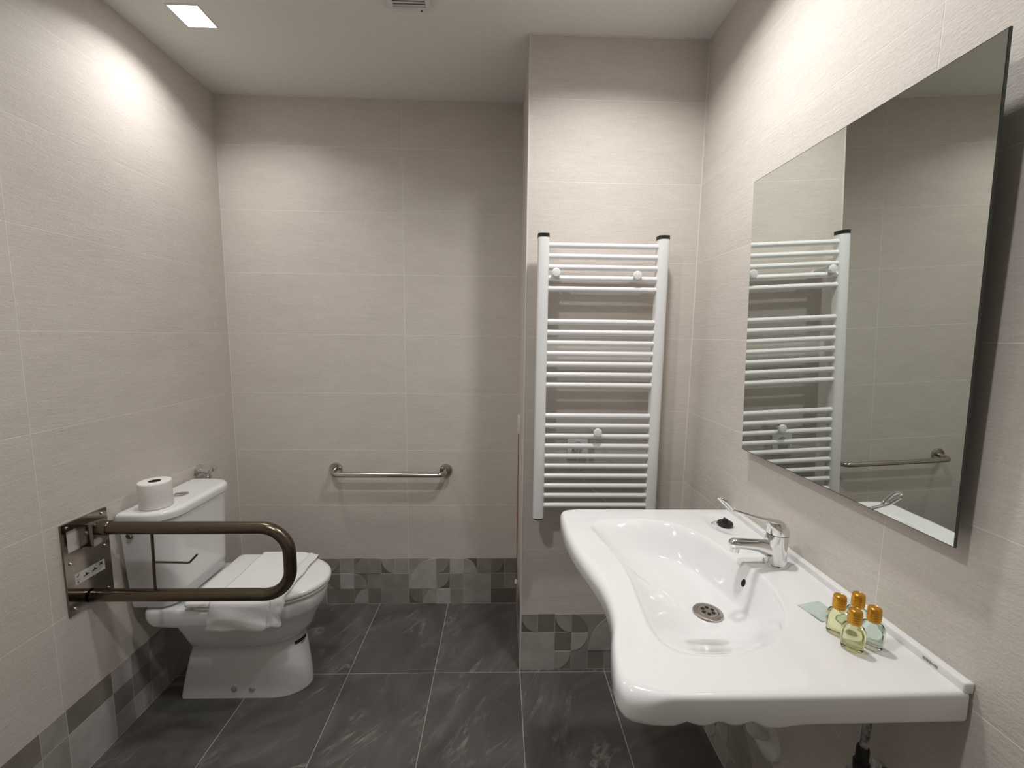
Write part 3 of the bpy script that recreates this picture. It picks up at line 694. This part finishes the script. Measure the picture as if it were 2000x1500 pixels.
rim = catmull([rimP[-1]] + rimP + [rimP[0], rimP[1]], 6)[6:-6]
CC = (0.45, 0.985)
def ray_hit(poly, th):
    dx, dy = math.cos(th), math.sin(th); best = None; n = len(poly)
    for i in range(n):
        x1, y1 = poly[i][0] - CC[0], poly[i][1] - CC[1]; x2, y2 = poly[(i + 1) % n][0] - CC[0], poly[(i + 1) % n][1] - CC[1]
        ex, ey = x2 - x1, y2 - y1; den = dx * ey - dy * ex
        if abs(den) < 1e-12: continue
        tt = (x1 * ey - y1 * ex) / den; ss = (x1 * dy - y1 * dx) / den
        if tt > 0 and -1e-9 <= ss <= 1 + 1e-9: best = tt if best is None else max(best, tt)
    return Vector((CC[0] + dx * best, CC[1] + dy * best))
angs = sorted(set([2 * PI * k / 260 for k in range(260)] + [math.atan2(y - CC[1], x - CC[0]) % (2 * PI) for x, y in ((0.7805, 1.345), (0.772, 0.606), (0.7805, 0.614))]))
O = [ray_hit(outl, a) for a in angs]; B = [ray_hit(rim, a) for a in angs]; NA = len(angs)
DR = Vector((0.512, 0.945)); ZBOT = 0.797
def recess(x, y):
    q = ((x - 0.697) / 0.050) ** 2 + ((y - 1.232) / 0.078) ** 2
    return 0.0045 * (1 - smoothstep(0.62, 1.0, q))
def scallop(x, y):
    if y > 0.66: return 0.0
    k = 1 - smoothstep(0.60, 0.65, y); s = 0.0
    for c_ in (0.306, 0.360, 0.413): s += 0.0075 * math.exp(-((x - c_) / 0.012) ** 2)
    s -= 0.006 * math.exp(-((x - 0.455) / 0.03) ** 2)
    return s * k
rings = []
def ringz(fn):
    rings.append([fn(i) for i in range(NA)])
def inward(i, d):
    v = B[i] - O[i]; return O[i] + v.normalized() * min(d, v.length * 0.8)
def rr(i):       # edge radius: soft along the front, tight by the wall
    return 0.009 + 0.016 * (1 - smoothstep(0.215, 0.285, O[i].x)) * (1 - 0.6 * smoothstep(1.26, 1.33, O[i].y))
def bowlz(i, s):
    d = B[i] - DR; ph = math.atan2(d.y, d.x); st = 0.5 + 0.5 * math.cos(ph - 0.55)
    t_ = min(1.0, s / 0.82); k = 0.04 + 0.03 * (1 - st); g = (t_ * t_ / (t_ + k)) * (1 + k)
    a = 0.72 * smoothstep(0.25, 0.95, st)
    f = a * smoothstep(-0.06, 0.40, g) + (1 - a) * (1 - (1 - g) ** (1.5 + 1.2 * st)) - a * smoothstep(-0.06, 0.40, 0.0) * (1 - smoothstep(0.0, 0.40, g))
    f = max(0.0, min(1.0, f))
    return ZD - (ZD - ZBOT) * f
def zbot(i): return 0.8375 + scallop(O[i].x, O[i].y)
inner_s = [1.0, 0.93] + [1 - k / 30 for k in range(4, 31)]
SMAX = 0.90
# underside, from the outlet outwards
def under(i, s, dz, k): 
    p = B[i] + (DR - B[i]) * s; p = DR + (p - DR) * k; return Vector((p.x, p.y, bowlz(i, s) - dz))
for s in (0.88, 0.7, 0.5, 0.3, 0.15): ringz(lambda i, s=s: under(i, s, 0.022, 1.05))
ringz(lambda i: Vector((*(B[i] + (O[i] - B[i]) * 0.25), 0.868)))
ringz(lambda i: Vector((*inward(i, 0.030), 0.866)))
ringz(lambda i: Vector((*inward(i, 0.022), zbot(i) + 0.002)))
ringz(lambda i: Vector((*inward(i, 0.004 + rr(i) * 0.35), zbot(i))))
for k in range(1, 5):
    a = PI / 2 * k / 4
    ringz(lambda i, a=a: Vector((*inward(i, (0.004 + rr(i) * 0.35) * (1 - math.sin(a))), zbot(i) + (0.006 + rr(i) * 0.35) * (1 - math.cos(a)))))
for k in range(0, 7):
    a = PI / 2 * k / 6
    ringz(lambda i, a=a: Vector((*inward(i, rr(i) * (1 - math.cos(a))), ZD - 0.0005 - rr(i) * (1 - math.sin(a)))))
for k in range(1, 22):
    f = k / 22
    def deck(i, f=f):
        p = inward(i, rr(i)); p = p + (B[i] - p) * f; return Vector((p.x, p.y, ZD - recess(p.x, p.y)))
    ringz(deck)
NS = 40
for k in range(NS + 1):
    s = SMAX * (k / NS) ** 1.25
    ringz(lambda i, s=s: Vector((*(B[i] + (DR - B[i]) * s), bowlz(i, s))))
bm = bmesh.new(); b_loft(bm, rings, True, True)
basin = from_bm('basin', bm, CER, t, True, 60)
bm = bmesh.new(); b_box(bm, (0.7635, 0.607, 0.8885), (XR, 1.3445, 0.9085), 0.004, 3)
up_ = from_bm('upstand', bm, CER, t, True, 40)
for k, (dy, w_, z0, z1) in enumerate(((0.0, 0.0045, 0.8975, 0.9025), (0.0058, 0.0045, 0.8975, 0.9025), (0.0116, 0.003, 0.8975, 0.9025), (0.0155, 0.0045, 0.8985, 0.9015), (0.0210, 0.0045, 0.8975, 0.9025))):
    box('logo_mark', (0.7629, 0.676 - dy - w_, z0), (0.7634, 0.676 - dy, z1), GREYINK, up_)
# drain
dz = ZBOT + 0.0008
dr = lathe('drain', [(0.022, 0.0008), (0.024, 0.0045), (0.030, 0.0052), (0.034, 0.0035), (0.0355, 0.0005)], (DR.x, DR.y, dz), STEEL, t, n=36)
bm = bmesh.new(); b_lathe(bm, [(0.0225, 0.0), (0.0225, 0.0042)], (DR.x, DR.y, dz), n=28); from_bm('drain_cup', bm, MATS['ink_grey'], dr, True, 40)
lathe('strainer', [(0.021, 0.0042), (0.0205, 0.0052), (0.012, 0.0056)], (DR.x, DR.y, dz), STEEL, dr, n=24)
for k in range(6):
    a = k * PI / 3 + 0.3; lathe('strainer_hole', [(0.0045, 0.0054), (0.0045, 0.0062)], (DR.x + 0.0125 * math.cos(a), DR.y + 0.0125 * math.sin(a), dz), DARK, dr, n=12)
io = min(range(NA), key=lambda i: (B[i] - Vector((0.634, 0.985))).length)
def surf(i, s_): p = B[i % NA] + (DR - B[i % NA]) * s_; return Vector((p.x, p.y, bowlz(i % NA, s_)))
po_ = surf(io, 0.15); no_ = (surf(io, 0.19) - surf(io, 0.11)).cross(surf(io + 3, 0.15) - surf(io - 3, 0.15)).normalized()
if no_.z < 0: no_ = -no_
lathe('overflow_hole', [(0.0085, -0.003), (0.0085, 0.0006), (0.0078, 0.0012)], po_, DARK, t, no_, 20, sx=1.15, sy=0.72)
# bottle trap below
t = thing('bottle_trap', (0.60, 0.95, 0.45), 'white plastic waste trap and pipe below the washbasin', 'pipe')
tube('tail_pipe', [(DR.x, DR.y, 0.775), (DR.x, DR.y, 0.64)], 0.017, WPLAST, t, 20)
lathe('cup', [(0.02, 0.66), (0.032, 0.645), (0.034, 0.58), (0.028, 0.555), (0.012, 0.55)], (DR.x, DR.y, 0), WPLAST, t, n=28)
tube('waste_pipe', fillet([(DR.x + 0.02, DR.y, 0.615), (0.64, 0.965, 0.60), (0.70, 1.02, 0.40), (XR, 1.075, 0.325)], 0.05, 6), 0.017, WPLAST, t, 18)
lathe('wall_rosette', [(0.060, 0), (0.058, 0.010), (0.040, 0.022), (0.020, 0.026)], (XR, 1.075, 0.325), WPLAST, t, (-1, 0, 0), 32)
# supply valve and braided hose
t = thing('supply_hose', (XR, 0.735, 0.60), 'braided supply hose and stop valve below the washbasin', 'hose')
tube('hose', fillet([(0.735, 0.738, 0.622), (0.735, 0.735, 0.72), (0.735, 0.78, 0.79), (0.715, 0.95, 0.82), (0.708, 0.995, 0.86)], 0.03, 8), 0.0075, HOSE, t, 12)
lathe('hose_nut', [(0.009, 0.655), (0.011, 0.65), (0.011, 0.622), (0.014, 0.620), (0.014, 0.605)], (0.735, 0.738, 0), BLACK, t, n=14)
lathe('valve_body', [(0.026, 0.0), (0.024, 0.006), (0.012, 0.010), (0.012, 0.034), (0.016, 0.036), (0.016, 0.062), (0.010, 0.064)], (XR, 0.738, 0.59), CHROME, t, (-1, 0, 0), 20)

# ------------------------------------------------------------------ mixer tap with long lever
YTAP = 1.0; XT = 0.708
t = thing('mixer_tap', (XT, YTAP, ZD), 'chrome mixer tap with long looped lever on the washbasin', 'tap')
lathe('base_ring', [(0.029, 0.0), (0.029, 0.003), (0.026, 0.005)], (XT, YTAP, ZD + 0.0004), CHROME, t, n=32)
bm = bmesh.new()
def ell(cx, cz, rx, ry, n=32, tilt=0.0): return [Vector((cx + rx * math.cos(2 * PI * k / n), YTAP + ry * math.sin(2 * PI * k / n), cz + tilt * math.cos(2 * PI * k / n))) for k in range(n)]
b_loft(bm, [ell(XT, 0.897, 0.0255, 0.0255), ell(XT, 0.905, 0.0245, 0.0245), ell(XT - 0.001, 0.92, 0.0245, 0.023), ell(XT - 0.003, 0.935, 0.0265, 0.023), ell(XT - 0.003, 0.95, 0.0275, 0.0235), ell(XT - 0.001, 0.965, 0.0265, 0.0245), ell(XT, 0.974, 0.0255, 0.025)])
from_bm('body', bm, CHROME, t, True, 60)
sp = [(0.712, 0.928, 0.016, 0.024), (0.690, 0.932, 0.017, 0.023), (0.672, 0.9385, 0.0165, 0.019), (0.655, 0.943, 0.0158, 0.0155), (0.635, 0.9455, 0.015, 0.0138), (0.612, 0.9475, 0.0145, 0.0132), (0.597, 0.9483, 0.0138, 0.0126), (0.589, 0.9482, 0.0115, 0.0105), (0.584, 0.948, 0.006, 0.0055)]
bm = bmesh.new(); b_loft(bm, [[Vector((x, YTAP + ry * math.cos(2 * PI * k / 24), z + rz * math.sin(2 * PI * k / 24))) for k in range(24)] for x, z, ry, rz in sp])
spout = from_bm('spout', bm, CHROME, t, True, 60)
lathe('aerator', [(0.0105, 0.0), (0.0110, 0.004), (0.0110, 0.013), (0.0085, 0.0145)], (0.600, YTAP, 0.940), CHROME, spout, (-0.1, 0, -1), 22)
bm = bmesh.new()
b_loft(bm, [ell(XT, 0.9755, 0.0258, 0.0258), ell(XT - 0.0005, 0.982, 0.0268, 0.0265, tilt=-0.001), ell(XT - 0.001, 0.990, 0.0265, 0.026, tilt=-0.003), ell(XT - 0.003, 0.998, 0.0245, 0.024, tilt=-0.005),
            ell(XT - 0.006, 1.005, 0.020, 0.020, tilt=-0.006), ell(XT - 0.010, 1.009, 0.013, 0.0135, tilt=-0.005), ell(XT - 0.012, 1.0105, 0.005, 0.006, tilt=-0.002)])
capo = from_bm('cartridge_cap', bm, CHROME, t, True, 60)
# lever: a flattened bar swept up and forward, ending in an open loop
tip = Vector((0.529, 0.957, 1.085)); lv = [Vector(p) for p in ((0.712, 1.000, 1.002), (0.690, 0.997, 1.0085), (0.665, 0.991, 1.0155), (0.63, 0.982, 1.027), (0.595, 0.974, 1.040), (0.565, 0.967, 1.051))]
bm = bmesh.new(); rad = [(0.006, 0.020), (0.0055, 0.016), (0.0045, 0.012), (0.0036, 0.0085), (0.0032, 0.007), (0.003, 0.006)]
rings2 = []
for i, p in enumerate(lv):
    tg = (lv[min(i + 1, 5)] - lv[max(i - 1, 0)]).normalized(); sd = tg.cross(Vector((0, 0, 1))).normalized(); nn = sd.cross(tg)
    rings2.append([p + nn * (rad[i][0] * math.sin(2 * PI * k / 16)) + sd * (rad[i][1] * math.cos(2 * PI * k / 16)) for k in range(16)])
b_loft(bm, rings2); lever = from_bm('lever', bm, CHROME, t, True, 60)
dirl = (lv[5] - lv[4]).normalized(); sd = dirl.cross(Vector((0, 0, 1))).normalized(); upv = (sd.cross(dirl) + dirl * 0.2).normalized()
dl2 = (dirl + Vector((0, 0, 0.55))).normalized()
lp = [lv[5] + sd * 0.004, lv[5] + dl2 * 0.010 + sd * 0.0095]
cen = lv[5] + dl2 * 0.036
for k in range(13): a = -0.15 + PI * k / 12 * 1.1; lp.append(cen + sd * (0.0115 * math.cos(a)) + dl2 * (0.0115 * math.sin(a)))
lp += [lv[5] + dl2 * 0.010 - sd * 0.0095, lv[5] - sd * 0.004]
tube('lever_loop', lp, 0.0036, CHROME, lever, 12)
# plug with ring
t = thing('basin_plug', (0.699, 1.230, ZD - 0.004), 'black rubber plug with metal ring in the soap recess', 'plug')
px, py, pz = 0.699, 1.226, ZD - 0.0043
lathe('stopper', [(0.0175, 0.0), (0.0215, 0.004), (0.0225, 0.010), (0.021, 0.0125), (0.010, 0.0135), (0.009, 0.016), (0.008, 0.021), (0.005, 0.0225)], (px, py, pz), RUBBER, t, n=28)
box('stopper_grip', (px - 0.002, py - 0.009, pz + 0.013), (px + 0.002, py + 0.009, pz + 0.024), RUBBER, t, 0.0015)
tube('ring', [(px - 0.026 + 0.0085 * math.cos(2 * PI * k / 20), py + 0.014 + 0.0085 * math.sin(2 * PI * k / 20), pz + 0.004 + 0.004 * math.cos(2 * PI * k / 20 + 0.6)) for k in range(20)], 0.0013, CHROME, t, 8, True)

# ------------------------------------------------------------------ little toiletry bottles
def make_bottle(loc, rz, liq, label):
    t = thing('toiletry_bottle', loc, label, 'bottle', 'small toiletry bottles beside the tap'); t.rotation_euler = (0, 0, rz)
    def part(name, prof, m_, ex=1.0, ey=1.0, n=32, parent=t, ang=45):
        bm = bmesh.new(); b_lathe(bm, prof, (0, 0, 0), n=n, sx=ex, sy=ey)
        bmesh.ops.recalc_face_normals(bm, faces=bm.faces); me = bpy.data.meshes.new(name); bm.to_mesh(me); bm.free(); me.materials.append(m_)
        for p in me.polygons: p.use_smooth = True
        me.set_sharp_from_angle(angle=math.radians(ang)); o = bpy.data.objects.new(name, me); link(o, parent); return o
    part('bottle_body', [(0.012, 0.0006), (0.0152, 0.0012), (0.0165, 0.004), (0.0160, 0.009), (0.0172, 0.013), (0.0178, 0.026), (0.0176, 0.036), (0.0165, 0.042), (0.0138, 0.0475), (0.0098, 0.0505), (0.0088, 0.054)], liq, 0.85, 1.05)
    cp = part('cap', [(0.0098, 0.0512), (0.0106, 0.052), (0.0108, 0.054), (0.0108, 0.0745), (0.0098, 0.0775), (0.008, 0.0785), (0.0074, 0.0778), (0.003, 0.0775)], GOLD, n=28)
    for k in range(4): part('cap_ridge', [(0.0107, 0.0545 + k * 0.0042), (0.0113, 0.0553 + k * 0.0042), (0.0113, 0.0563 + k * 0.0042), (0.0107, 0.0571 + k * 0.0042)], GOLD, n=28, parent=cp)
    return t
zb0 = ZD + 0.0006
make_bottle((0.663, 0.7475, zb0), 0.9, YLIQ, 'gold-capped yellow gel bottle nearest the tap, beside the sachet')
make_bottle((0.7045, 0.7525, zb0), 0.7, GLIQ, 'gold-capped pale green bottle at the back against the wall ledge')
make_bottle((0.657, 0.7045, zb0), 0.9, YLIQ, 'gold-capped yellow gel bottle in front, farthest from the wall')
make_bottle((0.6985, 0.7100, zb0), 0.8, GLIQ, 'gold-capped pale green bottle in the near right of the group')
# sachet
t = thing('soap_sachet', (0.68, 0.81, ZD), 'flat clear sachet lying behind the toiletry bottles', 'sachet')
q = [Vector((0.646, 0.832)), Vector((0.659, 0.778)), Vector((0.712, 0.791)), Vector((0.703, 0.846))]
bm = bmesh.new(); n = 12; tops = {}; bots = {}
for i in range(n + 1):
    for j in range(n + 1):
        a, b = i / n, j / n; p = (q[0] * (1 - a) + q[1] * a) * (1 - b) + (q[3] * (1 - a) + q[2] * a) * b
        e = min(a, 1 - a, b, 1 - b); h = 0.0035 * smoothstep(0.04, 0.35, e) + 0.0005
        tops[i, j] = bm.verts.new((p.x, p.y, ZD + 0.001 + h + 0.0006 * math.sin(i * 1.9) * math.sin(j * 1.3) * smoothstep(0.04, 0.3, e))); bots[i, j] = bm.verts.new((p.x, p.y, ZD + 0.0006))
for i in range(n):
    for j in range(n):
        bm.faces.new((tops[i, j], tops[i + 1, j], tops[i + 1, j + 1], tops[i, j + 1])); bm.faces.new((bots[i, j], bots[i, j + 1], bots[i + 1, j + 1], bots[i + 1, j]))
for i in range(n):
    for (A_, B_) in (((i, 0), (i + 1, 0)), ((i + 1, n), (i, n)), ((0, i + 1), (0, i)), ((n, i), (n, i + 1))): bm.faces.new((tops[A_], bots[A_], bots[B_], tops[B_]))
from_bm('film', bm, SACH, t, True, 50)
def edge_shadow(a, b): 
    d = (b - a).normalized(); s_ = Vector((-d.y, d.x)) * 0.0016; bm = bmesh.new()
    vs = [bm.verts.new((p.x, p.y, z)) for z in (ZD + 0.0016, ZD + 0.0021) for p in (a - s_, b - s_, b + s_, a + s_)]
    for f in ((0, 1, 2, 3), (4, 5, 6, 7), (0, 1, 5, 4), (1, 2, 6, 5), (2, 3, 7, 6), (3, 0, 4, 7)): bm.faces.new([vs[k] for k in f])
    from_bm('edge_shadow', bm, GREYP, t)  # grey strip paints the shadow line along the sachet's lifted edge
edge_shadow(q[0] * 0.45 + q[1] * 0.55, q[1]);
